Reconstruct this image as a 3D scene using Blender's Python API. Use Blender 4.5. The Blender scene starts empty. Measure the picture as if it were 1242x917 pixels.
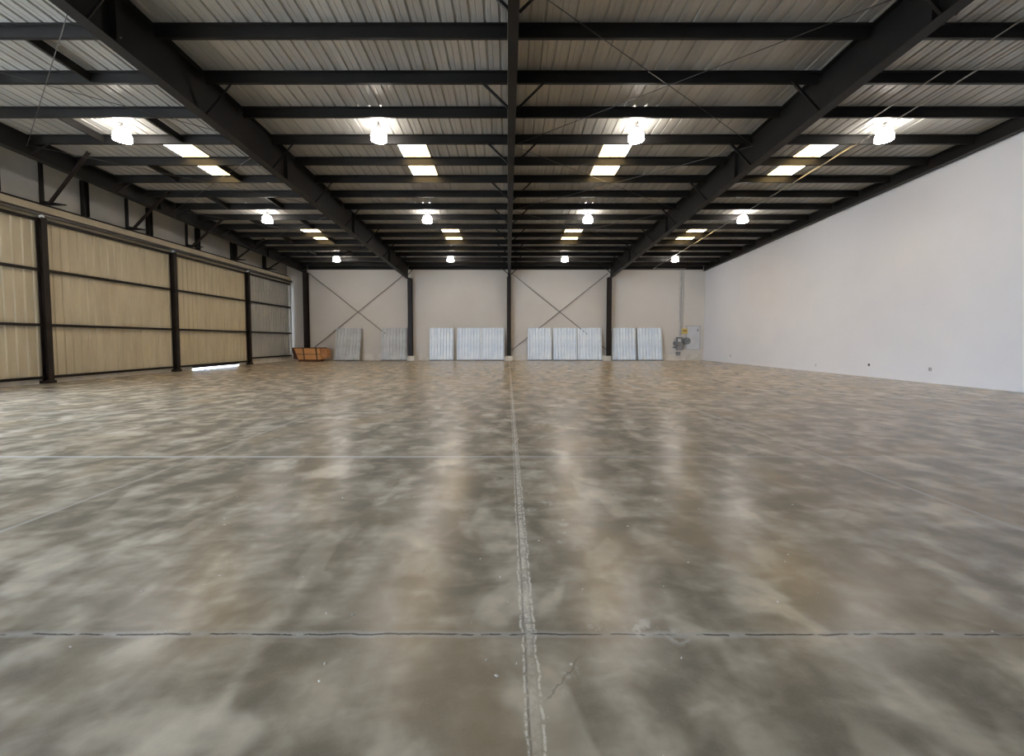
import bpy, bmesh, math, random
from mathutils import Vector, Matrix
random.seed(7)
PI = math.pi
SC = bpy.context.scene
C = SC.collection

# ---------------------------------------------------------------- geometry of the place (metres)
EYE = 1.5
SL = 0.042                       # the roof falls away from the camera
def RZ(h, y): return EYE + h - SL * y
DECK, PBOT = 6.94, 6.69          # deck and purlin-bottom height over the eye, at y = 0
YB = 31.25                       # back wall
XR, XL = 14.85, -16.3            # right wall, left door plane
YF = -4.0
BEAMS = [-15.04, -7.47, 0.10, 7.67, 14.67]
PY = [8.90 + 1.42 * (k - 1) for k in range(17)]

# ---------------------------------------------------------------- material helpers
class NT:
    def __init__(s, name):
        s.m = bpy.data.materials.new(name); s.m.use_nodes = True
        s.t = s.m.node_tree; s.t.nodes.clear()
        s.out = s.t.nodes.new('ShaderNodeOutputMaterial')
    def n(s, typ, **kw):
        nd = s.t.nodes.new(typ)
        for k, v in kw.items(): setattr(nd, k, v)
        return nd
    def l(s, a, b): s.t.links.new(a, b)
    def put(s, sock, v):
        if hasattr(v, 'is_output'): s.l(v, sock)
        elif isinstance(v, (tuple, list)) and len(v) == 3 and sock.type == 'RGBA': sock.default_value = (*v, 1)
        else: sock.default_value = v
    def math(s, op, a, b=0.0, c=0.0, clamp=False):
        nd = s.n('ShaderNodeMath', operation=op); nd.use_clamp = clamp
        s.put(nd.inputs[0], a); s.put(nd.inputs[1], b)
        if op in ('MULTIPLY_ADD', 'WRAP'): s.put(nd.inputs[2], c)
        return nd.outputs[0]
    def coords(s):
        tc = s.n('ShaderNodeTexCoord'); return tc.outputs['Object']
    def mapv(s, vec, scale=(1, 1, 1), rot=(0, 0, 0), loc=(0, 0, 0)):
        mp = s.n('ShaderNodeMapping'); s.l(vec, mp.inputs[0])
        mp.inputs['Scale'].default_value = scale; mp.inputs['Rotation'].default_value = rot; mp.inputs['Location'].default_value = loc
        return mp.outputs[0]
    def noise(s, vec, scale, detail=4, rough=.5, dist=0.0):
        nd = s.n('ShaderNodeTexNoise'); s.l(vec, nd.inputs['Vector'])
        nd.inputs['Scale'].default_value = scale; nd.inputs['Detail'].default_value = detail
        nd.inputs['Roughness'].default_value = rough; nd.inputs['Distortion'].default_value = dist
        return nd.outputs[0]
    def step(s, v, lo, hi, a=0.0, b=1.0):
        nd = s.n('ShaderNodeMapRange', interpolation_type='SMOOTHSTEP')
        s.put(nd.inputs[0], v); nd.inputs[1].default_value = lo; nd.inputs[2].default_value = hi
        nd.inputs[3].default_value = a; nd.inputs[4].default_value = b
        return nd.outputs[0]
    def mix(s, f, a, b, mode='MIX'):
        nd = s.n('ShaderNodeMix', data_type='RGBA', blend_type=mode)
        s.put(nd.inputs[0], f); s.put(nd.inputs[6], a); s.put(nd.inputs[7], b)
        return nd.outputs[2]
    def bsdf(s, col, rough=.6, metal=0.0, bump=None, bstr=.2, bdist=.01, spec=.5):
        p = s.n('ShaderNodeBsdfPrincipled')
        s.put(p.inputs['Base Color'], col); s.put(p.inputs['Roughness'], rough); s.put(p.inputs['Metallic'], metal)
        p.inputs['Specular IOR Level'].default_value = spec
        if bump is not None:
            b = s.n('ShaderNodeBump'); s.l(bump, b.inputs['Height'])
            b.inputs['Strength'].default_value = bstr; b.inputs['Distance'].default_value = bdist
            s.l(b.outputs[0], p.inputs['Normal'])
        s.l(p.outputs[0], s.out.inputs[0]); return p

def mottled(name, c1, c2, scale=2.0, rough=.6, metal=0.0, bstr=.1, bscale=40, spec=.5, stretch=(1, 1, 1)):
    t = NT(name); v = t.mapv(t.coords(), stretch)
    f = t.step(t.noise(v, scale, 5, .55), .35, .65)
    t.bsdf(t.mix(f, c1, c2), rough, metal, t.noise(v, bscale, 3), bstr, .003, spec)
    return t.m

M = {}
M['steel'] = mottled('black_painted_steel', (.011, .010, .0092), (.016, .0145, .013), 1.5, .5, spec=.22)
M['brown_steel'] = mottled('dark_brown_steel', (.017, .012, .010), (.026, .019, .016), 1.5, .5, spec=.25)
M['wall'] = mottled('white_wall_paint', (.74, .73, .735), (.78, .77, .77), .25, .7, 0, .08, 30)
M['backwall'] = mottled('off_white_wall_paint', (.63, .595, .54), (.67, .635, .58), .3, .7, 0, .08, 30)
M['concrete_pale'] = mottled('pale_concrete', (.62, .58, .51), (.72, .68, .6), 3, .8, 0, .2, 25)
M['beige'] = mottled('beige_painted_sheet', (.56, .49, .355), (.63, .56, .41), .8, .55, 0, .05, 30, .5, (1, 3, .6))
M['liner'] = mottled('pale_liner_sheet', (.40, .40, .38), (.47, .46, .43), .8, .5)
M['deck'] = mottled('galvanised_roof_deck', (.40, .39, .36), (.49, .48, .445), 1.3, .42, .5, .1, 14, .5, (1, .25, 1))
M['galv'] = mottled('galvanised_sheet', (.74, .83, .93), (.84, .91, .98), 1.5, .5, .0, .05, 30)
M['galv_shaded'] = mottled('shaded_galvanised_sheet', (.50, .51, .52), (.60, .62, .62), 1.5, .5, .0, .05, 30)  # same galvanised sheet, shade on the two left panels painted in as grey
M['rod'] = mottled('steel_rod', (.06, .055, .05), (.09, .085, .08), 3, .4, .6)
M['conduit'] = mottled('zinc_conduit', (.45, .44, .42), (.55, .54, .52), 3, .35, .7)
M['track'] = mottled('grey_track_steel', (.14, .13, .115), (.20, .18, .16), 1, .35, .6)
M['grey_box'] = mottled('grey_enamel', (.17, .18, .19), (.26, .27, .28), 5, .4, .3)
M['white_box'] = mottled('white_enamel', (.62, .63, .64), (.68, .69, .70), 2, .45)
M['yellow'] = mottled('yellow_sign_plate', (.66, .5, .13), (.74, .58, .18), 2, .5)
M['ink'] = mottled('brown_sign_ink', (.25, .16, .04), (.3, .2, .06), 4, .6)
M['ballast'] = mottled('grey_ballast_metal', (.25, .25, .25), (.32, .32, .32), 4, .4, .5)
M['outlet'] = mottled('outlet_plate', (.42, .41, .40), (.5, .49, .48), 4, .4)
M['slot'] = mottled('dark_outlet', (.05, .05, .05), (.08, .08, .08), 4, .5)
M['ground'] = mottled('outside_concrete', (.36, .36, .35), (.42, .42, .41), .5, .9, 0, .2, 10)
M['strap'] = mottled('dark_strap', (.08, .045, .025), (.11, .07, .04), 6, .6)

t = NT('stained_plywood'); v = t.mapv(t.coords(), (1, 1, 9))
g = t.noise(v, 3.0, 6, .6, .4)
t.bsdf(t.mix(t.step(g, .3, .7), (.33, .13, .04), (.62, .31, .12)), .55, 0, g, .2, .004)
M['wood'] = t.m
t = NT('dark_plywood_edge'); v = t.coords()
t.bsdf(t.mix(t.noise(v, 8, 4), (.07, .025, .012), (.14, .05, .02)), .7); M['wood_dark'] = t.m
t = NT('crate_cream_board'); v = t.mapv(t.coords(), (1, 1, 6))
t.bsdf(t.mix(t.noise(v, 4, 5), (.60, .25, .08), (.85, .46, .18)), .6); M['wood_pale'] = t.m

t = NT('lit_acrylic_shade')
e = t.n('ShaderNodeEmission'); e.inputs[0].default_value = (1, .93, .86, 1); e.inputs[1].default_value = 34
t.l(e.outputs[0], t.out.inputs[0]); M['lamp'] = t.m

t = NT('fibreglass_skylight')
v = t.coords()
fb = t.step(t.noise(t.mapv(v, (1, .3, 1)), 5, 4), .3, .7)
tr = t.n('ShaderNodeBsdfTranslucent'); t.l(t.mix(fb, (.68, .39, .12), (.78, .48, .18)), tr.inputs[0])
df = t.n('ShaderNodeBsdfDiffuse'); df.inputs[0].default_value = (.5, .36, .16, 1)
mx = t.n('ShaderNodeMixShader'); mx.inputs[0].default_value = .12
t.l(tr.outputs[0], mx.inputs[1]); t.l(df.outputs[0], mx.inputs[2]); t.l(mx.outputs[0], t.out.inputs[0])
M['skylight'] = t.m

# polished, patchy concrete with sawn and cracked joints
def floor_material():
    t = NT('polished_concrete'); P = t.coords()
    sep = t.n('ShaderNodeSeparateXYZ'); t.l(P, sep.inputs[0]); X, Y = sep.outputs[0], sep.outputs[1]
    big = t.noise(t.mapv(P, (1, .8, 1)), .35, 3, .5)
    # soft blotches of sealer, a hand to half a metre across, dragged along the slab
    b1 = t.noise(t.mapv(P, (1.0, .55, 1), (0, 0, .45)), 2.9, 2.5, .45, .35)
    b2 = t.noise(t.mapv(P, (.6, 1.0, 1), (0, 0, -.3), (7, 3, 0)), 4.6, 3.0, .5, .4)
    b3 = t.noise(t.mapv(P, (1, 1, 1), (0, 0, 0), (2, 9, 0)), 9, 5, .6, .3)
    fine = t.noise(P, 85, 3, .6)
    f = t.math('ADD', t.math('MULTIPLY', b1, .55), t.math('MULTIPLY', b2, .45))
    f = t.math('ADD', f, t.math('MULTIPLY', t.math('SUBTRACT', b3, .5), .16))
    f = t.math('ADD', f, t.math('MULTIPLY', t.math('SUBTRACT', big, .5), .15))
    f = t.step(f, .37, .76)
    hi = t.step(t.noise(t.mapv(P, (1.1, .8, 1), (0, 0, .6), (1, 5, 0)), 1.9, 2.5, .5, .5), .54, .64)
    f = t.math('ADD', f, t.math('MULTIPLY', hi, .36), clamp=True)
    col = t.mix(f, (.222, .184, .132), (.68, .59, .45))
    # brown and grey-green tints
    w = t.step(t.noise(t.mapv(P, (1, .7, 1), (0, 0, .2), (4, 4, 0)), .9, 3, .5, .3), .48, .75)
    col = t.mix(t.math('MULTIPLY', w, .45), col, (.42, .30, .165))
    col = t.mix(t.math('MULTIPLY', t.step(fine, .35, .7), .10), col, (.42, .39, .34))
    def near(v, x0): return t.math('ABSOLUTE', t.math('SUBTRACT', v, x0))
    wob = t.math('MULTIPLY', t.math('SUBTRACT', t.noise(P, 6, 5, .65), .5), .06)
    wob2 = t.math('MULTIPLY', t.math('SUBTRACT', t.noise(P, 2.2, 5, .65), .5), .03)
    crumb = t.noise(P, 26, 6, .7)
    Xw = t.math('ADD', X, wob); Yw = t.math('ADD', Y, t.math('MULTIPLY', wob, .5))
    # main joint running away from the camera: pale grout with ragged pale edges
    d = near(Xw, .105)
    band = t.math('SUBTRACT', 1.0, t.step(d, .006, .030))
    jm = t.math('MULTIPLY', t.math('MULTIPLY', band, t.step(Y, 1.85, 2.15, .35, 1.0)), t.step(crumb, .38, .60, .15, 1.0))
    col = t.mix(t.math('MULTIPLY', jm, .9), col, (.88, .82, .70))
    edge = t.math('MULTIPLY', t.math('SUBTRACT', 1.0, t.step(t.math('ABSOLUTE', t.math('SUBTRACT', near(Xw, .105), .032)), .002, .010)), t.step(crumb, .40, .55))
    col = t.mix(t.math('MULTIPLY', edge, .9), col, (.84, .79, .68))
    groove = t.math('MULTIPLY', t.math('SUBTRACT', 1.0, t.step(near(t.math('ADD', X, wob2), .085), .002, .009)), t.step(crumb, .4, .52, 0, 1))
    col = t.mix(t.math('MULTIPLY', groove, .55), col, (.12, .105, .09))
    # pale sawn joints along the slab
    for x0, s in ((4.08, .8), (-3.98, .6), (-8.1, .9), (8.2, .25), (12.2, .2), (-12.2, .3)):
        m = t.math('MULTIPLY', t.math('SUBTRACT', 1.0, t.step(near(t.math('ADD', X, wob2), x0), .006, .035)), t.step(big, .3, .6, .5 * s, s))
        col = t.mix(m, col, (.62, .58, .50))
    # cross joints
    far_y = [5.26, 8.5, 11.7, 14.9, 18.1, 21.3, 24.5]
    for i, y0 in enumerate(far_y):
        s = .8 if i == 0 else .35
        m = t.math('MULTIPLY', t.math('SUBTRACT', 1.0, t.step(near(t.math('ADD', Y, t.math('MULTIPLY', wob2, .6)), y0), .008, .045)), s)
        m = t.math('MULTIPLY', m, t.step(X, -1.5, 2.0, 1.0, .35))
        col = t.mix(m, col, (.68, .66, .62))
    dY = near(t.math('ADD', Yw, wob2), 2.04)
    m = t.math('MULTIPLY', t.math('SUBTRACT', 1.0, t.step(dY, .004, .036)), t.step(t.noise(P, 3.0, 3), .35, .6, .25, .75))
    m = t.math('MULTIPLY', m, t.step(X, 2.0, 2.9, 1.0, .1))
    col = t.mix(m, col, (.52, .48, .42))
    crack = t.math('MULTIPLY', t.math('SUBTRACT', 1.0, t.step(dY, .003, .0085)), t.step(t.noise(P, 5.5, 4, .6), .42, .5))
    crack = t.math('MULTIPLY', crack, t.step(X, 2.85, 2.95, 1.0, 0.0))
    crack = t.math('MULTIPLY', crack, t.step(X, -3.1, -2.2, 0.0, 1.0))
    col = t.mix(t.math('MULTIPLY', crack, .85), col, (.045, .038, .03))
    # spalled corners beside the crossing
    spall = None
    for (sx, sy, r) in ((.47, 2.10, .07), (.70, 2.09, .11), (.86, 2.03, .09), (.28, 1.80, .06), (.22, 1.70, .05), (.50, 2.92, .05), (.46, 3.30, .05), (.40, 3.02, .05), (.36, 3.75, .10), (.17, 4.0, .1), (.2, 3.6, .08)):
        dx = t.math('SUBTRACT', Xw, sx); dy = t.math('SUBTRACT', Yw, sy)
        dist = t.math('SQRT', t.math('ADD', t.math('MULTIPLY', dx, dx), t.math('MULTIPLY', dy, dy)))
        q = t.math('SUBTRACT', 1.0, t.step(dist, r * .35, r))
        spall = q if spall is None else t.math('MAXIMUM', spall, q)
    sm = t.math('MULTIPLY', spall, t.step(t.noise(P, 14, 6, .7, .5), .46, .60))
    col = t.mix(t.math('MULTIPLY', sm, .75), col, (.60, .55, .46))
    # branch of the centre crack
    bx = t.math('SUBTRACT', X, t.math('ADD', .17, t.math('MULTIPLY', t.math('SUBTRACT', Y, 1.66), .75)))
    br = t.math('MULTIPLY', t.math('SUBTRACT', 1.0, t.step(t.math('ABSOLUTE', t.math('ADD', bx, t.math('ADD', wob, t.math('MULTIPLY', t.math('SUBTRACT', crumb, .5), .08)))), .003, .010)),
                t.math('MULTIPLY', t.step(Y, 1.63, 1.68), t.step(Y, 1.86, 1.92, 1.0, 0.0)))
    col = t.mix(t.math('MULTIPLY', br, .45), col, (.16, .12, .09))
    # tiny paint specks
    vo = t.n('ShaderNodeTexVoronoi'); t.l(P, vo.inputs['Vector']); vo.inputs['Scale'].default_value = 7
    sp = t.math('MULTIPLY', t.math('SUBTRACT', 1.0, t.step(vo.outputs['Distance'], .018, .04)), t.step(t.noise(P, 1.7, 2), .5, .6))
    col = t.mix(t.math('MULTIPLY', sp, .8), col, (.7, .67, .6))
    h = t.math('ADD', t.math('MULTIPLY', t.noise(P, 3.5, 4, .5), 1.0), t.math('MULTIPLY', fine, .05))
    h = t.math('SUBTRACT', h, t.math('MULTIPLY', t.math('ADD', groove, crack), .35))
    t.bsdf(col, .27, 0, h, .20, .012, .5)
    return t.m
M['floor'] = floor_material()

# ---------------------------------------------------------------- mesh helpers
def BM(): return bmesh.new()
def hexa(bm, p):                 # eight corners: 0-3 bottom ring, 4-7 top ring
    v = [bm.verts.new(q) for q in p]
    for f in ((3, 2, 1, 0), (4, 5, 6, 7), (0, 1, 5, 4), (1, 2, 6, 5), (2, 3, 7, 6), (3, 0, 4, 7)):
        bm.faces.new([v[i] for i in f])
def box(bm, x0, x1, y0, y1, z0, z1):
    hexa(bm, [(x0, y0, z0), (x1, y0, z0), (x1, y1, z0), (x0, y1, z0), (x0, y0, z1), (x1, y0, z1), (x1, y1, z1), (x0, y1, z1)])
def sbox(bm, x0, x1, y0, y1, h0, h1):   # box that follows the roof slope; h = height over the eye at y = 0
    hexa(bm, [(x0, y0, RZ(h0, y0)), (x1, y0, RZ(h0, y0)), (x1, y1, RZ(h0, y1)), (x0, y1, RZ(h0, y1)),
              (x0, y0, RZ(h1, y0)), (x1, y0, RZ(h1, y0)), (x1, y1, RZ(h1, y1)), (x0, y1, RZ(h1, y1))])
def tube(bm, a, b, r, n=10):
    a, b = Vector(a), Vector(b); d = (b - a)
    q = d.to_track_quat('Z', 'Y'); ra, rb = [], []
    for i in range(n):
        o = q @ Vector((math.cos(2 * PI * i / n) * r, math.sin(2 * PI * i / n) * r, 0))
        ra.append(bm.verts.new(a + o)); rb.append(bm.verts.new(b + o))
    for i in range(n): bm.faces.new((ra[i], ra[(i + 1) % n], rb[(i + 1) % n], rb[i]))
    bm.faces.new(ra[::-1]); bm.faces.new(rb)
def angle(bm, a, b, w=.05, th=.008): # L section bar
    a, b = Vector(a), Vector(b); d = (b - a).normalized()
    up = Vector((0, 1, 0)) if abs(d.y) < .9 else Vector((1, 0, 0))
    s = d.cross(up).normalized(); u = s.cross(d).normalized()
    for (w1, w2) in (((0, w), (0, th)), ((0, th), (0, w))):
        ring = [s * w1[i] + u * w2[j] for i, j in ((0, 0), (1, 0), (1, 1), (0, 1))]
        hexa(bm, [a + r for r in ring] + [b + r for r in ring])
def lathe(bm, prof, n=24, cap=True):
    rings = []
    for r, z in prof:
        rings.append([bm.verts.new((r * math.cos(2 * PI * i / n), r * math.sin(2 * PI * i / n), z)) for i in range(n)])
    for a, b in zip(rings, rings[1:]):
        for i in range(n): bm.faces.new((a[i], a[(i + 1) % n], b[(i + 1) % n], b[i]))
    if cap: bm.faces.new(rings[0][::-1]); bm.faces.new(rings[-1])
def obj(name, bm, mat, parent=None, loc=(0, 0, 0), bevel=0, smooth=False):
    bmesh.ops.recalc_face_normals(bm, faces=bm.faces)
    me = bpy.data.meshes.new(name); bm.to_mesh(me); bm.free()
    me.materials.append(M[mat] if isinstance(mat, str) else mat)
    if smooth:
        for p in me.polygons: p.use_smooth = True
    o = bpy.data.objects.new(name, me); C.objects.link(o); o.location = loc
    if parent: o.parent = parent
    if bevel:
        md = o.modifiers.new('bevel', 'BEVEL'); md.width = bevel; md.segments = 2; md.limit_method = 'ANGLE'
    return o
def tag(o, label, cat, group=None, kind=None):
    o['label'] = label; o['category'] = cat
    if group: o['group'] = group
    if kind: o['kind'] = kind
    return o
def thing(name, label, cat, loc=(0, 0, 0), group=None, rz=0):
    o = bpy.data.objects.new(name, None); C.objects.link(o); o.location = loc; o.rotation_euler = (0, 0, rz)
    o.empty_display_size = .2
    return tag(o, label, cat, group)
def dup(root, loc, label, group=None):
    r = root.copy(); C.objects.link(r); r.location = loc; r['label'] = label
    if group: r['group'] = group
    for ch in list(root.children):
        c = ch.copy(); C.objects.link(c); c.parent = r
        for g in list(ch.children):
            d = g.copy(); C.objects.link(d); d.parent = c
    return r
ORD = ['first', 'second', 'third', 'fourth', 'fifth', 'sixth', 'seventh', 'eighth', 'ninth', 'tenth', 'eleventh', 'twelfth',
       'thirteenth', 'fourteenth', 'fifteenth', 'sixteenth', 'seventeenth', 'eighteenth']
BAYN = ['far left bay', 'bay left of centre beam', 'bay right of centre beam', 'far right bay']

# ---------------------------------------------------------------- the shell
def struct(name, bm, mat, label, cat, parent=None, **k):
    o = obj(name, bm, mat, parent, **k)
    if not parent: tag(o, label, cat, None, 'structure')
    return o
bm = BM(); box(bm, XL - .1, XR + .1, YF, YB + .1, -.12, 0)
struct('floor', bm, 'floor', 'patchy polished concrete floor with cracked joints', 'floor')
bm = BM(); box(bm, -90, 60, -60, 90, -.4, -.125)
tag(obj('ground', bm, 'ground'), 'pale concrete ground outside, seen through the slit under the door', 'ground', None, 'structure')
bm = BM(); sbox(bm, XR, XR + .25, YF - .2, YB + .3, -1.5, DECK + .1)
for v in bm.verts:
    if v.co.z < 2: v.co.z = -.12
struct('wall_right', bm, 'wall', 'long blank white wall on the right', 'wall')
bm = BM(); box(bm, XL - .4, XR, YB, YB + .25, -.12, RZ(DECK, YB))
struct('wall_back', bm, 'backwall', 'off-white rear wall behind the leaning metal sheets', 'wall')
bm = BM(); box(bm, XL - .4, XR + .25, YF - .25, YF, -.12, RZ(DECK, YF))
struct('wall_front', bm, 'wall', 'wall behind the camera', 'wall')
bm = BM(); box(bm, XL, BEAMS[4] + .0, YB - .06, YB, 0, .5)
struct('baseboard_back', bm, 'concrete_pale', 'low pale concrete kerb along the foot of the rear wall', 'kerb')

# ribbed roof deck with openings for the skylights
PITCH, SKYW = .305, .915
SKX = [-11.35, -3.65, 3.15, 9.9]
SKYS = []                                     # (x0, y0, y1)
for (ya, yb) in ((13.24, 16.35), (22.0, 25.2)):
    for x in SKX:
        n = round((x + 16.7) / PITCH); SKYS.append((-16.7 + n * PITCH, ya, yb))
def rib_profile(x):                            # one pitch: flat pan and an upward rib
    return [(x, 0), (x + .035, .0), (x + .055, .034), (x + .085, .034), (x + .105, 0), (x + .19, 0), (x + .197, .006), (x + .211, .006), (x + .218, 0), (x + PITCH, 0)]
def rib_strip(bm, x, y0, y1, h=DECK):
    pr = rib_profile(x)
    a = [bm.verts.new((px, y0, RZ(h, y0) + pz)) for px, pz in pr]
    b = [bm.verts.new((px, y1, RZ(h, y1) + pz)) for px, pz in pr]
    for i in range(len(pr) - 1): bm.faces.new((a[i], a[i + 1], b[i + 1], b[i]))
bm = BM()
k = 0
while -16.7 + k * PITCH < XR + .2:
    x = -16.7 + k * PITCH
    cuts = sorted((y0, y1) for sx, y0, y1 in SKYS if sx - .01 <= x < sx + SKYW - .01)
    y = YF - .3
    for (y0, y1) in cuts: rib_strip(bm, x, y, y0); y = y1
    rib_strip(bm, x, y, YB + .3); k += 1
ce = struct('ceiling', bm, 'deck', 'ribbed galvanised metal roof deck', 'ceiling')
bmesh_ok = ce.data
SKN = ['far left roof bay', 'bay left of the centre beam', 'bay right of the centre beam', 'far right roof bay']
for i, (sx, y0, y1) in enumerate(SKYS):
    bm = BM()
    for j in range(3): rib_strip(bm, sx + j * PITCH, y0 - .05, y1 + .05, DECK + .004)
    o = obj('skylight', bm, 'skylight')
    tag(o, 'glowing amber translucent skylight strip in the %s, %s row' % (SKN[i % 4], ('nearer', 'farther')[i // 4]), 'skylight', 'roof skylights')

# ---------------------------------------------------------------- purlins: one per bay
bays = list(zip(BEAMS, BEAMS[1:]))
def purlin_mesh(L):
    bm = BM(); th, D, Fl = .012, DECK - PBOT, .075
    box(bm, 0, L, 0, th, 0, D); box(bm, 0, L, th, Fl, 0, th); box(bm, 0, L, -Fl, 0, D - th, D)
    box(bm, 0, L, Fl - th, Fl, th, .03)
    return bm
for b, (xa, xb) in enumerate(bays):
    x0, x1 = xa + .11, xb - .11; first = None
    for k, y in enumerate(PY):
        lab = 'black steel purlin, %s from the rear wall, in %s' % (ORD[len(PY) - 1 - k], BAYN[b])
        loc = (x0, y, RZ(PBOT, y))
        if first is None:
            first = obj('roof_purlin', purlin_mesh(x1 - x0), 'steel', None, loc); tag(first, lab, 'purlin', 'purlins in the ' + BAYN[b])
        else:
            c = first.copy(); C.objects.link(c); c.location = loc; c['label'] = lab

# ---------------------------------------------------------------- beams running away from the camera
def beam(name, label, x, hb, fw, y0, y1, braces, side, stiff=(), top=DECK - .005):
    y_0 = y0; root = thing(name, label, 'beam', (x, y0, RZ(hb, y0)), 'beams running to the rear wall')
    inv = Vector(root.location)
    def part(nm, bm, mat='steel'):
        for v in bm.verts: v.co -= inv
        return obj(nm, bm, mat, root)
    bm = BM(); sbox(bm, x - .008, x + .008, y0, y1, hb + .018, top - .018); part('web', bm)
    bm = BM(); sbox(bm, x - fw / 2, x + fw / 2, y0, y1, hb, hb + .018); part('bottom_flange', bm)
    bm = BM(); sbox(bm, x - fw / 2, x + fw / 2, y0, y1, top - .018, top); part('top_flange', bm)
    for ys in stiff:
        for s in (-1, 1):
            bm = BM(); sbox(bm, min(x + s * .008, x + s * fw / 2), max(x + s * .008, x + s * fw / 2), ys, ys + .02, hb + .018, top - .018); part('stiffener_plate', bm)
    for yb in braces:
        for s in side:
            bm = BM(); zz = RZ(PBOT, yb)
            angle(bm, (x + s * .78, yb - .03, zz + .03), (x + s * fw * .40, yb - .03, RZ(hb, yb) + .03), .055, .008)
            part('flange_brace', bm)
    return root
evens = PY[0::2]
beam('roof_beam', 'slender black steel beam running down the centre of the roof', BEAMS[2], 6.02, .20, 5.5, YB - .14, evens, (-1, 1))
beam('roof_beam', 'deep black steel rafter left of the centre beam', BEAMS[1], 5.92, .26, 3.5, YB - .14, evens, (-1, 1), (8.0, 14.0, 20.0, 26.0))
beam('roof_beam', 'deep black steel rafter right of the centre beam', BEAMS[3], 5.98, .26, 3.5, YB - .14, evens, (-1, 1), (7.6, 14.0, 20.0, 26.0))
beam('roof_beam', 'black steel eave girder above the hangar doors on the left', BEAMS[0], 6.33, .26, 2.0, YB - .14, evens[1:], (1,), (10.0, 18.0, 26.0))
beam('roof_beam', 'black steel edge beam along the top of the white right wall', BEAMS[4], 6.50, .22, 2.0, YB - .14, [], ())
# member along the head of the rear wall
for b, (xa, xb) in enumerate(bays):
    bm = BM(); z = RZ(PBOT - .02, YB); L = xb - xa - .02
    box(bm, 0, L, -.008, 0, -.14, .14); box(bm, 0, L, -.09, .03, -.15, -.138); box(bm, 0, L, -.09, .03, .138, .15)
    o = obj('eave_strut', bm, 'steel', None, (xa + .01, YB - .04, z + .10))
    tag(o, 'black steel strut topping the rear wall, %s' % ['at the left end above the wooden crate', 'just left of the centre column', 'just right of the centre column', 'at the right end over the switchgear'][b], 'strut', 'struts at the head of the rear wall')

# rear wall columns on pale plinths
CL = ['black steel column at the left end of the rear wall, behind the wooden crate', 'black steel column under the left deep rafter, on a pale block',
      'black steel column at the middle of the rear wall, on a pale block', 'black steel column under the right deep rafter, on a pale block']
for i in range(4):
    x = [-15.04, -7.28, .08, 7.55][i]; hb = [6.33, 5.92, 6.02, 5.98][i]; zt = RZ(hb, YB - .2)
    r = thing('steel_column', CL[i], 'column', (x, YB - .36, 0), 'rear wall columns')
    z0 = .37 if i else .02
    bm = BM(); box(bm, -.01, .01, -.15, .15, z0, zt); obj('web', bm, 'brown_steel', r)
    bm = BM(); box(bm, -.15, .15, -.172, -.15, z0, zt); obj('flange', bm, 'brown_steel', r)
    bm = BM(); box(bm, -.15, .15, .15, .172, z0, zt); obj('flange', bm, 'brown_steel', r)
    bm = BM(); box(bm, -.2, .2, -.22, .22, z0 - .02, z0); obj('base_plate', bm, 'brown_steel', r)
    if i:
        bm = BM(); a_, b_ = [(0, 0), (-.22, .35), (-.28, .29), (-.47, .11)][i]; box(bm, a_, b_, -.30, .30, 0, .35)
        o = obj('concrete_plinth', bm, 'concrete_pale', None, (x, YB - .36, 0), .015)
        tag(o, 'pale concrete block under the %s column of the rear wall' % ['', 'left rafter', 'middle', 'right rafter'][i], 'plinth', 'plinths under the rear columns')

# ---------------------------------------------------------------- rods
def rod(a, b, r, label, group, name='tie_rod', mat='rod'):
    a, b = Vector(a), Vector(b); bm = BM(); tube(bm, (0, 0, 0), b - a, r, 8)
    tag(obj(name, bm, mat, None, a), label, 'rod', group)
yw = YB - .12
for (xa, xb, nm) in ((BEAMS[0] + .16, BEAMS[1] - .16, 'left end'), (BEAMS[2] + .16, BEAMS[3] - .16, 'right of the middle column')):
    zt = RZ(6.35, YB)
    rod((xa, yw, .75), (xb, yw, zt), .022, 'thin dark rod rising to the right across the rear wall, %s' % nm, 'crossed rods on the rear wall')
    rod((xb, yw - .06, .75), (xa, yw - .06, zt), .022, 'thin dark rod falling to the right across the rear wall, %s' % nm, 'crossed rods on the rear wall')
pan = [PY[0], PY[4], PY[8], PY[12], PY[16]]
for (xa, xb, nm) in ((BEAMS[0] + .02, BEAMS[1] - .02, 'far left bay'), (BEAMS[2] + .02, BEAMS[3] - .02, 'bay right of centre')):
    for j, (ya, yb) in enumerate(zip(pan, pan[1:])):
        for s in (0, 1):
            y0, y1 = ((ya, yb), (yb, ya))[s]; h = PBOT - .04 - .03 * s
            rod((xa, y0, RZ(h, y0)), (xb, y1, RZ(h, y1)), .0085, 'thin roof rod in the %s, %s cross from rear, %s' % (nm, ORD[3 - j], ('left end nearer', 'right end nearer')[s]), 'crossed rods under the roof')

# blocking between purlins in the far left bay
for j, k in enumerate((1, 3, 5, 7, 9, 11, 13)):
    for x, nm in ((-10.15, 'nearer the rafter'), (-12.6, 'nearer the doors')):
        bm = BM(); y0, y1 = PY[k] + .08, PY[k + 1] - .02
        sbox(bm, -.03, .03, y0, y1, PBOT + .02, DECK - .03)
        for v in bm.verts: v.co -= Vector((0, y0, RZ(PBOT, y0)))
        o = obj('purlin_blocking', bm, 'steel', None, (x, y0, RZ(PBOT, y0)))
        tag(o, 'short dark blocking in far left bay, %s pair from the rear, %s' % (ORD[6 - j], nm), 'blocking', 'blocking between the left purlins')

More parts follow.
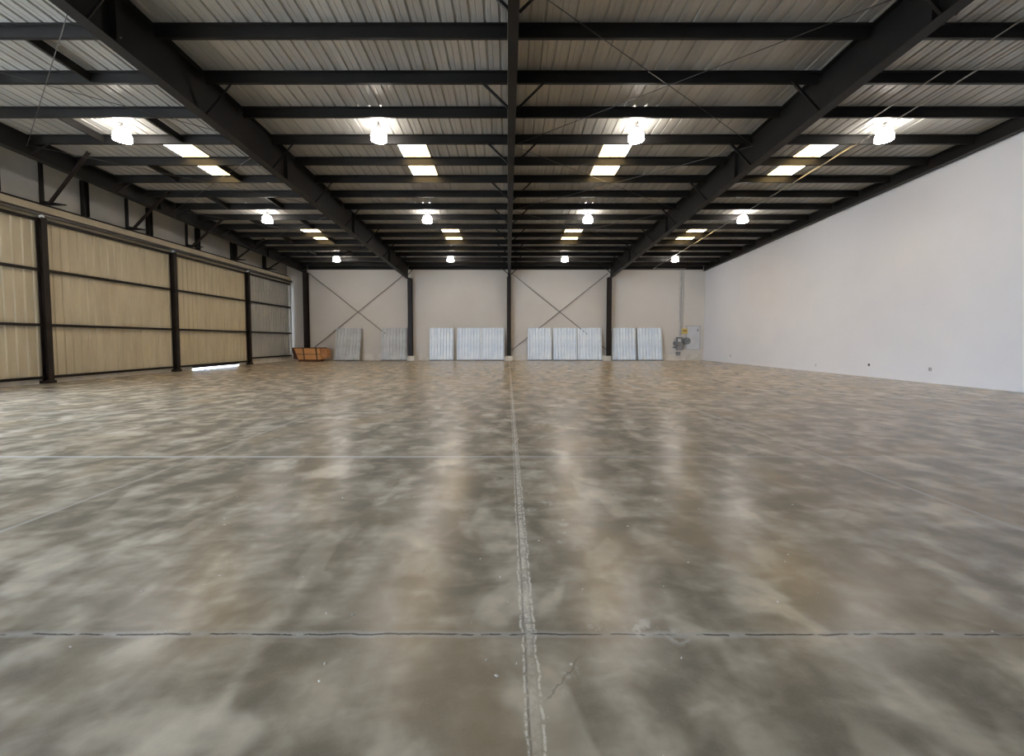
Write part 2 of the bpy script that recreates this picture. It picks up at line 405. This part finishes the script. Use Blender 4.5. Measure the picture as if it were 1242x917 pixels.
# ---------------------------------------------------------------- high bay lamps
def make_lamp():
    r = thing('high_bay_lamp', '', 'lamp', (0, 0, 0), 'high bay lamps')
    bm = BM(); tube(bm, (0, 0, .26), (0, 0, .33), .012); obj('hanger', bm, 'ballast', r)
    bm = BM(); lathe(bm, [(.03, .27), (.075, .255), (.085, .23), (.085, .17), (.06, .15)], 20); obj('ballast_housing', bm, 'ballast', r, smooth=False)
    bm = BM(); lathe(bm, [(.07, .155), (.12, .14), (.165, .10), (.195, .05), (.215, .0), (.228, -.07), (.232, -.13), (.226, -.165), (.17, -.185), (.08, -.195), (.02, -.197)], 28)
    obj('lamp_shade', bm, 'lamp', r, smooth=True)
    bm = BM(); 
    n = 28
    for z0, z1, r0, r1 in ((-.15, -.135, .228, .236),):
        lathe(bm, [(r0, z0), (r1, z0), (r1, z1), (r0, z1)], n, False)
        
    obj('rim', bm, 'ballast', r)
    return r
proto = make_lamp()
i = 0
for row, (y, rn) in enumerate(((12.5, 'nearest row'), (19.85, 'middle row'), (27.75, 'farthest row'))):
    for x, cn in ((-11.42, 'far left roof bay'), (-3.82, 'bay left of the centre beam'), (3.80, 'bay right of the centre beam'), (11.15, 'far right roof bay')):
        loc = (x, y, RZ(DECK - .33, y)); lab = 'lit white dome lamp in the %s, %s' % (cn, rn)
        if i == 0: proto.location = loc; proto['label'] = lab
        else: dup(proto, loc, lab)
        i += 1

# ---------------------------------------------------------------- left side: doors, track, upper wall
PX = XL + .14
posts_y = [8.8, 14.45, 20.07, 25.75, 30.9]
DT, DB = 5.72, .16
def vsheet(bm, x, y0, y1, z0, z1, pitch=.30, dep=.035, thick=.01):
    n = max(1, round((y1 - y0) / pitch)); p = (y1 - y0) / n; pts = []
    for i in range(n):
        y = y0 + i * p
        pts += [(y, 0), (y + p * .38, 0), (y + p * .46, dep), (y + p * .66, dep), (y + p * .74, 0)]
    pts.append((y1, 0))
    for sgn, off in ((1, 0), (-1, -thick)):
        a = [bm.verts.new((x + d + off, y, z0)) for y, d in pts]; b = [bm.verts.new((x + d + off, y, z1)) for y, d in pts]
        for i in range(len(pts) - 1): bm.faces.new((a[i], a[i + 1], b[i + 1], b[i]))
        if sgn == 1: A, B = a, b
    # close the rim
    for i in range(len(pts) - 1):
        bm.faces.new((A[i], A[i + 1], a[i + 1], a[i])); bm.faces.new((B[i], B[i + 1], b[i + 1], b[i]))
DL = ['beige ribbed hangar door leaf cut off by the left edge of the photo', 'beige ribbed hangar door leaf, second from the left edge',
      'beige ribbed hangar door leaf with daylight under it', 'narrow greyer hangar door leaf nearest the rear wall']
for i in range(4):
    y0, y1 = posts_y[i], posts_y[i + 1]
    zb = DB if i < 3 else .34
    r = thing('door_%d' % (i + 1), DL[i], 'door', (XL, y0, 0)); r['kind'] = 'structure'; r['group'] = 'hangar door leaves'
    def P(nm, bm, mat):
        for v in bm.verts: v.co -= r.location
        return obj(nm, bm, mat, r)
    bm = BM(); vsheet(bm, XL, y0 + .01, y1 - .01, zb, DT); P('ribbed_sheet', bm, 'beige' if i < 3 else 'liner')
    for z, nm in ((3.95, 'rail'), (2.04, 'rail'), (zb + .05, 'bottom_rail'), (DT - .06, 'top_rail')):
        bm = BM(); ye = y1 - .09 if i < 3 else y1 - .05; ys = y0 + .1
        hh = .045
        box(bm, XL + .045, XL + .15, ys, ye, z - hh, z - hh + .012); box(bm, XL + .138, XL + .15, ys, ye, z - hh, z + hh); box(bm, XL + .045, XL + .15, ys, ye, z + hh - .012, z + hh)
        P(nm, bm, 'brown_steel')
    if i == 2:
        bm = BM(); box(bm, XL + .01, XL + .03, y0 + .1, y1 - .1, .065, .18); P('bottom_sweep', bm, 'brown_steel')
    if i < 3:
        bm = BM(); x = XL + .05
        box(bm, x, x + .02, y1 - .09, y1 + .09, .02, DT + .02); box(bm, x + .2, x + .22, y1 - .09, y1 + .09, .02, DT + .02); box(bm, x + .02, x + .2, y1 - .008, y1 + .008, .02, DT + .02)
        P('post', bm, 'brown_steel')
        bm = BM(); box(bm, x - .02, x + .26, y1 - .2, y1 + .12, .0, .10); P('floor_guide', bm, 'brown_steel')
# threshold
for (ya, yb, zz, lab) in ((8.8, 21.2, .17, 'low pale threshold under the near hangar doors'), (24.9, 25.7, .17, 'short piece of threshold beyond the daylight slit'),
                      (25.7, 31.2, .35, 'taller pale kerb under the farthest door leaf')):
    bm = BM(); box(bm, XL - .08, XL + .045, ya, yb, 0, zz)
    tag(obj('door_threshold', bm, 'concrete_pale'), lab, 'kerb', None, 'structure')
# head of the doors
bm = BM(); vsheet(bm, XL - .06, 30.8, YB, 0, 5.75)
struct('trim_left_end', bm, 'liner', 'narrow pale sheeting between the last door leaf and the rear wall', 'trim')
bm = BM(); box(bm, XL - .12, XL - .02, YF, YB, DT - .06, 6.22)
struct('trim_left', bm, 'beige', 'beige fascia above the hangar doors', 'trim')
bm = BM(); tube(bm, (0, 0, 0), (0, YB - YF - .3, 0), .06, 14)
r = thing('door_track', 'long grey sliding door track above the hangar doors', 'track', (XL + .13, YF + .1, 5.86))
obj('track_pipe', bm, 'track', r, smooth=True)
bm = BM(); box(bm, -.15, .09, 0, YB - YF - .3, .06, .075); obj('track_hood', bm, 'track', r)
for y in posts_y[1:4]:
    bm = BM(); lathe(bm, [(.05, -.05), (.06, -.03), (.06, .03), (.05, .05)], 12); o = obj('door_hanger', bm, 'galv', r); o.location = (.06, y - r.location.y, -.08); o.rotation_euler = (0, PI / 2, 0)
# sloping soffit sheet and upper wall
bm = BM(); hexa(bm, [(XL - .02, YF, 5.93), (XL + .02, YF, 5.93), (XL + .02, YB - .02, 5.93), (XL - .02, YB - .02, 5.93), (XL - .12, YF, 6.22), (XL - .08, YF, 6.22), (XL - .08, YB - .02, 6.22), (XL - .12, YB - .02, 6.22)])
struct('trim_left_soffit', bm, 'beige', 'sloping pale flashing over the sliding door track', 'trim')
bm = BM()
n = 112
ys = YF
xw = XL - .30
bm2 = BM(); sbox(bm2, xw - .05, xw, YF, YB, 0, DECK)
for v in bm2.verts:
    if v.co.z < 4.5 or v.co.z < RZ(1, v.co.y): v.co.z = 6.15
struct('wall_left', bm2, 'liner', 'pale sheeted strip of wall above the hangar doors', 'wall')
bm = BM(); box(bm, xw, XL - .05, YF, YB, 6.18, 6.24); box(bm, xw, XL - .10, 31.0, YB, DT - .2, 6.2)
struct('trim_ledge', bm, 'beige', 'narrow ledge at the foot of the upper left wall', 'trim')
bm = BM(); box(bm, 0, .1, 0, YB - YF, 0, .10)
tag(obj('base_girt', bm, 'brown_steel', None, (xw + .01, YF, 6.245)), 'dark rail at the foot of the upper left wall', 'rail')
wy = [13.5, 16.35, 19.25, 22.2, 25.2, 28.2]
for i, y in enumerate(wy):
    bm = BM(); L = RZ(DECK - .05, y) - 6.35
    box(bm, 0, .16, -.10, -.085, 0, L); box(bm, 0, .16, .085, .10, 0, L); box(bm, .07, .09, -.085, .085, 0, L)
    tag(obj('wall_stud', bm, 'steel', None, (xw + .01, y, 6.345)), 'wide black post above the left hangar doors, %s from the rear wall' % ORD[len(wy) - 1 - i], 'post', 'wide posts above the hangar doors')
hy = [14.75, 18.0, 21.3, 24.7, 28.0]
for i, y in enumerate(hy):
    r = thing('track_bracket', 'black braced bracket holding the door track, %s from the rear wall' % ORD[len(hy) - 1 - i], 'bracket', (xw + .20, y, 6.25), 'braced brackets above the hangar doors')
    zt = RZ(DECK - .05, y) - 6.25
    bm = BM(); box(bm, -.04, .04, -.05, .05, 0, zt); obj('post', bm, 'steel', r)
    bm = BM(); hexa(bm, [(.04, -.05, .0), (.85, -.02, .0), (.85, .02, .0), (.04, .05, .0), (.04, -.05, .16), (.85, -.02, .03), (.85, .02, .03), (.04, .05, .16)]); obj('arm', bm, 'steel', r)
    dx = -14.0 - (xw + .2)
    bm = BM(); angle(bm, (.3, -.06, .02), (dx, -.7, RZ(DECK, y - .7) - 6.25 - .09), .08, .012); obj('diagonal_brace', bm, 'brown_steel', r)

# ---------------------------------------------------------------- leaning metal sheets
panels = [(405.8, 436.6, 0, 'shade-greyed ribbed metal panel, alone beside the wooden crate'),
          (461, 492.2, 1, 'pale grey ribbed metal panel just left of the left rafter column'),
          (520, 549.5, 2, 'bluish ribbed metal panel just right of the left rafter column'),
          (553.8, 582.6, 2, 'bluish ribbed metal panel, middle one between the left and centre columns'),
          (583.2, 611.8, 2, 'bluish ribbed metal panel touching the left side of the centre column'),
          (640.4, 669.8, 2, 'bluish ribbed metal panel right of the centre column, first of three'),
          (671.4, 700.6, 2, 'bluish ribbed metal panel, middle of the three right of centre column'),
          (701.6, 731.2, 2, 'bluish ribbed metal panel just left of the right rafter column'),
          (743.4, 772.8, 3, 'pale ribbed metal panel just right of the right rafter column'),
          (774.8, 805.0, 3, 'pale ribbed metal panel nearest the grey switchgear')]
for i, (a, b, kind, lab) in enumerate(panels):
    Yp = 30.55; k = (Yp + .07) / 500.0
    x0, x1 = (a - 616) * k, (b - 616) * k; W = x1 - x0; H = 2.47
    lean = .55 if i == 0 else .34
    tilt = math.atan2(lean, H)
    r = thing('ribbed_metal_panel', lab, 'metal panel', (x0, YB - .10 - lean - .02 - (.12 if i in (0,) else .0), .0), 'ribbed panels leaning on the rear wall')
    r.rotation_euler = (-tilt, 0, 0)
    mat = {0: 'galv_shaded', 1: 'galv_shaded', 2: 'galv', 3: 'galv'}[kind]
    bm = BM(); nr = 8; p = W / nr; pts = []
    for j in range(nr):
        x = j * p; pts += [(x, 0), (x + p * .18, 0), (x + p * .28, -.065), (x + p * .58, -.065), (x + p * .74, 0)]
    pts.append((W, 0))
    A = [bm.verts.new((x, d, .05)) for x, d in pts]; B = [bm.verts.new((x, d, H)) for x, d in pts]
    A2 = [bm.verts.new((x, d + .008, .05)) for x, d in pts]; B2 = [bm.verts.new((x, d + .008, H)) for x, d in pts]
    for j in range(len(pts) - 1):
        bm.faces.new((A[j], A[j + 1], B[j + 1], B[j])); bm.faces.new((A2[j], B2[j], B2[j + 1], A2[j + 1]))
        bm.faces.new((A[j], A2[j], A2[j + 1], A[j + 1])); bm.faces.new((B[j], B[j + 1], B2[j + 1], B2[j]))
    bm.faces.new((A[0], B[0], B2[0], A2[0])); bm.faces.new((A[-1], A2[-1], B2[-1], B[-1]))
    obj('ribbed_sheet', bm, mat, r)
    bm = BM(); box(bm, 0, W, -.03, .06, 0, .05); obj('bottom_rail', bm, 'brown_steel', r)
    for xx in (0, W - .04):
        bm = BM(); box(bm, xx, xx + .04, .012, .07, .05, H - .02); obj('side_rail', bm, 'brown_steel', r)
    bm = BM(); box(bm, .04, W - .04, .012, .05, H - .07, H - .02); obj('top_rail', bm, 'brown_steel', r)

# ---------------------------------------------------------------- wooden crate
r = thing('wooden_crate', 'orange-brown wooden crate on skids in the rear left corner', 'crate', (-15.15, 29.35, 0))
bm = BM(); hexa(bm, [(.22, 0, .14), (1.85, 0, .14), (1.85, .7, .14), (.22, .7, .14), (-.06, -.05, .93), (1.72, .02, .93), (1.72, .7, .93), (-.06, .7, .93)])
obj('crate_body', bm, 'wood_pale', r, bevel=.01)
bm = BM(); hexa(bm, [(-.16, .06, .18), (.21, .0, .14), (.21, .7, .14), (-.16, .7, .18), (-.24, .04, .97), (-.07, -.05, .95), (-.07, .7, .95), (-.24, .7, .97)])
obj('end_panel', bm, 'wood_dark', r)
bm = BM(); hexa(bm, [(1.86, .12, .24), (2.26, .12, .24), (2.26, .7, .24), (1.86, .7, .24), (1.73, .12, .98), (2.22, .12, .86), (2.22, .7, .86), (1.73, .7, .98)])
obj('end_box', bm, 'wood', r, bevel=.01)
bm = BM(); hexa(bm, [(-.24, -.02, .94), (1.95, .0, .94), (1.95, .72, .94), (-.24, .72, .94), (-.24, -.02, .98), (1.9, .0, 1.0), (1.9, .72, 1.0), (-.24, .72, .98)])
obj('crate_lid', bm, 'wood_dark', r)
for xx in (.62, 1.52):
    bm = BM(); hexa(bm, [(xx, -.02, .12), (xx + .07, -.02, .12), (xx + .07, .01, .12), (xx, .01, .12), (xx - .07, -.06, .95), (xx, -.06, .95), (xx, .03, .95), (xx - .07, .03, .95)])
    obj('strap', bm, 'strap', r)
bm = BM(); hexa(bm, [(.12, -.03, .5), (1.8, .0, .5), (1.8, .03, .5), (.12, .03, .5), (.11, -.035, .54), (1.8, .0, .54), (1.8, .03, .54), (.11, .03, .54)]); obj('batten', bm, 'strap', r)
for yy in (.05, .55):
    bm = BM(); box(bm, .2, 1.75, yy, yy + .1, 0, .14); obj('skid', bm, 'wood_dark', r)

# ---------------------------------------------------------------- switchgear in the rear right corner
def bx(px): return (px - 616) * (YB + .07) / 500.0
def bz(py): return EYE + YB * math.tan(math.atan((435.7 - py) / 500) - math.radians(2.6))
r = thing('wall_panel_board', 'white square cover panel on the rear wall beside the grey switchgear', 'panel', (bx(831), YB - .002, bz(424)))
W, H = bx(848) - bx(831), bz(395) - bz(424)
bm = BM(); box(bm, 0, W, -.05, 0, 0, H); obj('cover', bm, 'white_box', r, bevel=.008)
bm = BM()
for (a, b, c, d) in ((0, W, H - .05, H), (0, W, 0, .04), (0, .04, .04, H - .05), (W - .04, W, .04, H - .05)): box(bm, a, b, -.075, -.05, c, d)
obj('frame', bm, 'outlet', r)
bm = BM(); box(bm, W - .22, W - .17, -.09, -.05, H - .45, H - .25); obj('latch', bm, 'grey_box', r)
r = thing('disconnect_switch', 'grey switch box with side drum, below the vertical pipe on the rear wall', 'switch', (bx(817), YB, bz(424.5)))
bm = BM(); box(bm, .12, .58, -.24, 0, 0, .98); obj('switch_box', bm, 'grey_box', r, bevel=.02)
bm = BM(); box(bm, .16, .54, -.26, -.24, .05, .55); obj('lower_cover', bm, 'ballast', r, bevel=.01)
bm = BM(); box(bm, .20, .40, -.275, -.24, .62, .84); obj('meter_window', bm, 'white_box', r)
bm = BM(); lathe(bm, [(.03, -.11), (.17, -.11), (.19, -.08), (.19, .08), (.17, .11), (.03, .11)], 20); o = obj('round_knockout', bm, 'ballast', r); o.location = (.08, -.12, .5); o.rotation_euler = (PI / 2, 0, 0)
bm = BM(); tube(bm, (-.04, -.26, .15), (-.1, -.30, .85), .02); obj('handle', bm, 'grey_box', r)
bm = BM(); box(bm, -.1, .14, -.16, 0, .15, .24); obj('bracket', bm, 'grey_box', r)
bm = BM(); box(bm, .58, .70, -.17, 0, .60, .74); obj('coupling', bm, 'grey_box', r)
bm = BM(); lathe(bm, [(.05, -.12), (.23, -.12), (.26, -.09), (.26, .06), (.05, .08)], 24); o = obj('bell_drum', bm, 'grey_box', r); o.location = (.88, -.2, .68); o.rotation_euler = (PI / 2, 0, 0)
r = thing('warning_sign', 'small yellow notice above the grey switchgear', 'sign', (bx(825.5), YB - .1, bz(405)))
bm = BM(); box(bm, 0, .42, -.02, 0, 0, .40); obj('sign_plate', bm, 'yellow', r)
bm = BM(); box(bm, .06, .36, -.026, -.02, .17, .30); obj('printed_block', bm, 'ink', r)
bm = BM(); box(bm, .1, .3, 0, .1, .1, .3); obj('mount', bm, 'outlet', r)
bm = BM(); box(bm, 0, .32, -.14, 0, 0, .26)
tag(obj('junction_box', bm, 'grey_box', None, (bx(819), YB, bz(431)), .01), 'small grey box below the switchgear near the floor', 'junction box')
def pipe(name, pts, r_, label, mat='conduit'):
    o0 = Vector(pts[0]); bm = BM()
    for a, b in zip(pts, pts[1:]): tube(bm, Vector(a) - o0, Vector(b) - o0, r_, 10)
    return tag(obj(name, bm, mat, None, o0, smooth=False), label, 'pipe')
pipe('conduit', [(bx(823.4), YB - .072, bz(407.5)), (bx(823.4), YB - .072, RZ(PBOT, YB) - .06)], .07, 'wide grey pipe rising up the rear wall above the switchgear', 'outlet')
pipe('conduit', [(bx(826.9), YB - .032, bz(398)), (bx(826.9), YB - .032, RZ(PBOT, YB) - .06)], .03, 'thin pipe beside the wide one, rising to the roof', 'outlet')
pipe('conduit', [(bx(806), YB - .031, bz(429)), (bx(819), YB - .031, bz(429))], .03, 'short horizontal conduit from the last metal panel to the small box')
hh = PBOT - .03
pipe('conduit', [(10.12, 5.5, RZ(hh, 5.5)), (10.12, 11.95, RZ(hh, 11.95))], .014, 'shorter silver conduit under the far right roof bay')
pipe('conduit', [(10.85, 5.5, RZ(hh, 5.5)), (10.85, YB - .2, RZ(hh, YB - .2)), (bx(828), YB - .2, RZ(hh, YB - .2))], .017, 'long silver conduit running to the rear under the far right roof bay')

# ---------------------------------------------------------------- sockets on the right wall
for (px, py, w, mat, lab) in ((1127, 448, .11, 'outlet', 'grey socket low on the right wall, nearest the camera'), (1053, 442.5, .08, 'slot', 'small dark socket low on the right wall'),
                         (989, 443, .09, 'white_box', 'faint white cover plate low on the right wall'), (885.5, 431.5, .1, 'outlet', 'faint socket low on the right wall near the rear corner')):
    d = XR / ((px - 616) / 500.0); y = d - .07
    z = EYE + y * math.tan(math.atan((435.7 - py) / 500) - math.radians(2.6))
    r = thing('wall_socket', lab, 'socket', (XR, y, z), 'sockets on the right wall')
    bm = BM(); box(bm, -.02, 0, -w / 2, w / 2, -w * .6, w * .6); obj('cover_plate', bm, mat, r, bevel=.004)
    bm = BM()
    for dz in (-.03, .03): box(bm, -.024, -.02, -.015, .015, dz - .012, dz + .012)
    obj('receptacle', bm, 'slot', r)

# ---------------------------------------------------------------- grit on the floor
bm = BM()
pts = [(-1.0, 2.2), (-.55, 2.62), (-.05, 2.55), (.0, 2.3), (-1.9, 2.75), (-1.3, 2.55), (-.85, 1.85), (-.83, 1.75), (-.1, 1.87), (-.05, 1.78), (.04, 1.85), (.62, 2.5), (.45, 2.42), (.95, 2.45), (1.6, 2.9), (2.6, 3.7), (.56, 1.42), (1.15, 1.35), (1.55, 2.3), (-2.6, 3.9), (-1.55, 4.6), (.9, 5.0), (1.7, 3.6)]
for k in range(45): pts.append((random.uniform(-2.5, 2.6), random.uniform(1.6, 5.5)))
for (x, y) in pts:
    a = random.uniform(0, PI); L = random.uniform(.004, .012); w = random.uniform(.003, .007)
    c, s = math.cos(a), math.sin(a); q = []
    for (u, v_) in ((-L, -w), (L * .8, -w * .6), (L, w), (-L * .5, w * .8)): q.append((x + c * u - s * v_, y + s * u + c * v_))
    hexa(bm, [(p[0], p[1], 0) for p in q] + [(x + (p[0] - x) * .7, y + (p[1] - y) * .7, .004) for p in q])
tag(obj('floor_grit', bm, 'concrete_pale'), 'scattered tiny pale chips and grit on the near floor', 'grit', None, 'stuff')
bm = BM(); hexa(bm, [(0, 0, 0), (.02, 0, 0), (.11, .5, 0), (.095, .5, 0), (.005, .02, .01), (.015, .02, .01), (.105, .48, .01), (.098, .48, .01)])
tag(obj('wood_splinter', bm, 'concrete_pale', None, (.16 - .1, 5.75, 0)), 'thin pale splinter lying just left of the centre joint', 'splinter')

# ---------------------------------------------------------------- light and camera
w = bpy.data.worlds.new('sky'); SC.world = w; w.use_nodes = True
bg = w.node_tree.nodes['Background']; bg.inputs[0].default_value = (.62, .77, 1, 1); bg.inputs[1].default_value = 13.5
sl = bpy.data.lights.new('sun', 'SUN'); sl.energy = 9; sl.angle = .01; sl.color = (1, .95, .88)
so = bpy.data.objects.new('sun', sl); C.objects.link(so)
d = Vector((.55, -.5, -.95)); so.rotation_euler = d.to_track_quat('-Z', 'Y').to_euler(); so.location = (-20, 20, 30)
pl = bpy.data.lights.new('door_portal', 'AREA'); pl.shape = 'RECTANGLE'; pl.size = 12.8; pl.size_y = 5.7
po = bpy.data.objects.new('door_portal', pl); C.objects.link(po); po.location = (XL - .15, (8.8 + YF) / 2, 2.85)
po.rotation_euler = Vector((1, 0, 0)).to_track_quat('-Z', 'Z').to_euler()
pl.cycles.is_portal = True

cam = bpy.data.cameras.new('camera'); co = bpy.data.objects.new('camera', cam); C.objects.link(co)
cam.sensor_fit = 'HORIZONTAL'; cam.sensor_width = 36; cam.lens = 36 * 500 / 1242
cam.shift_x = 5.0 / 1242; cam.shift_y = -22.8 / 1242; cam.clip_start = .05; cam.clip_end = 500
co.location = (0, 0, EYE); co.rotation_euler = (math.radians(90 - 2.6), 0, 0)
SC.camera = co
vs = SC.view_settings; vs.view_transform = 'Standard'; vs.look = 'None'; vs.gamma = 1; vs.use_curve_mapping = False
vs.exposure = 0.8
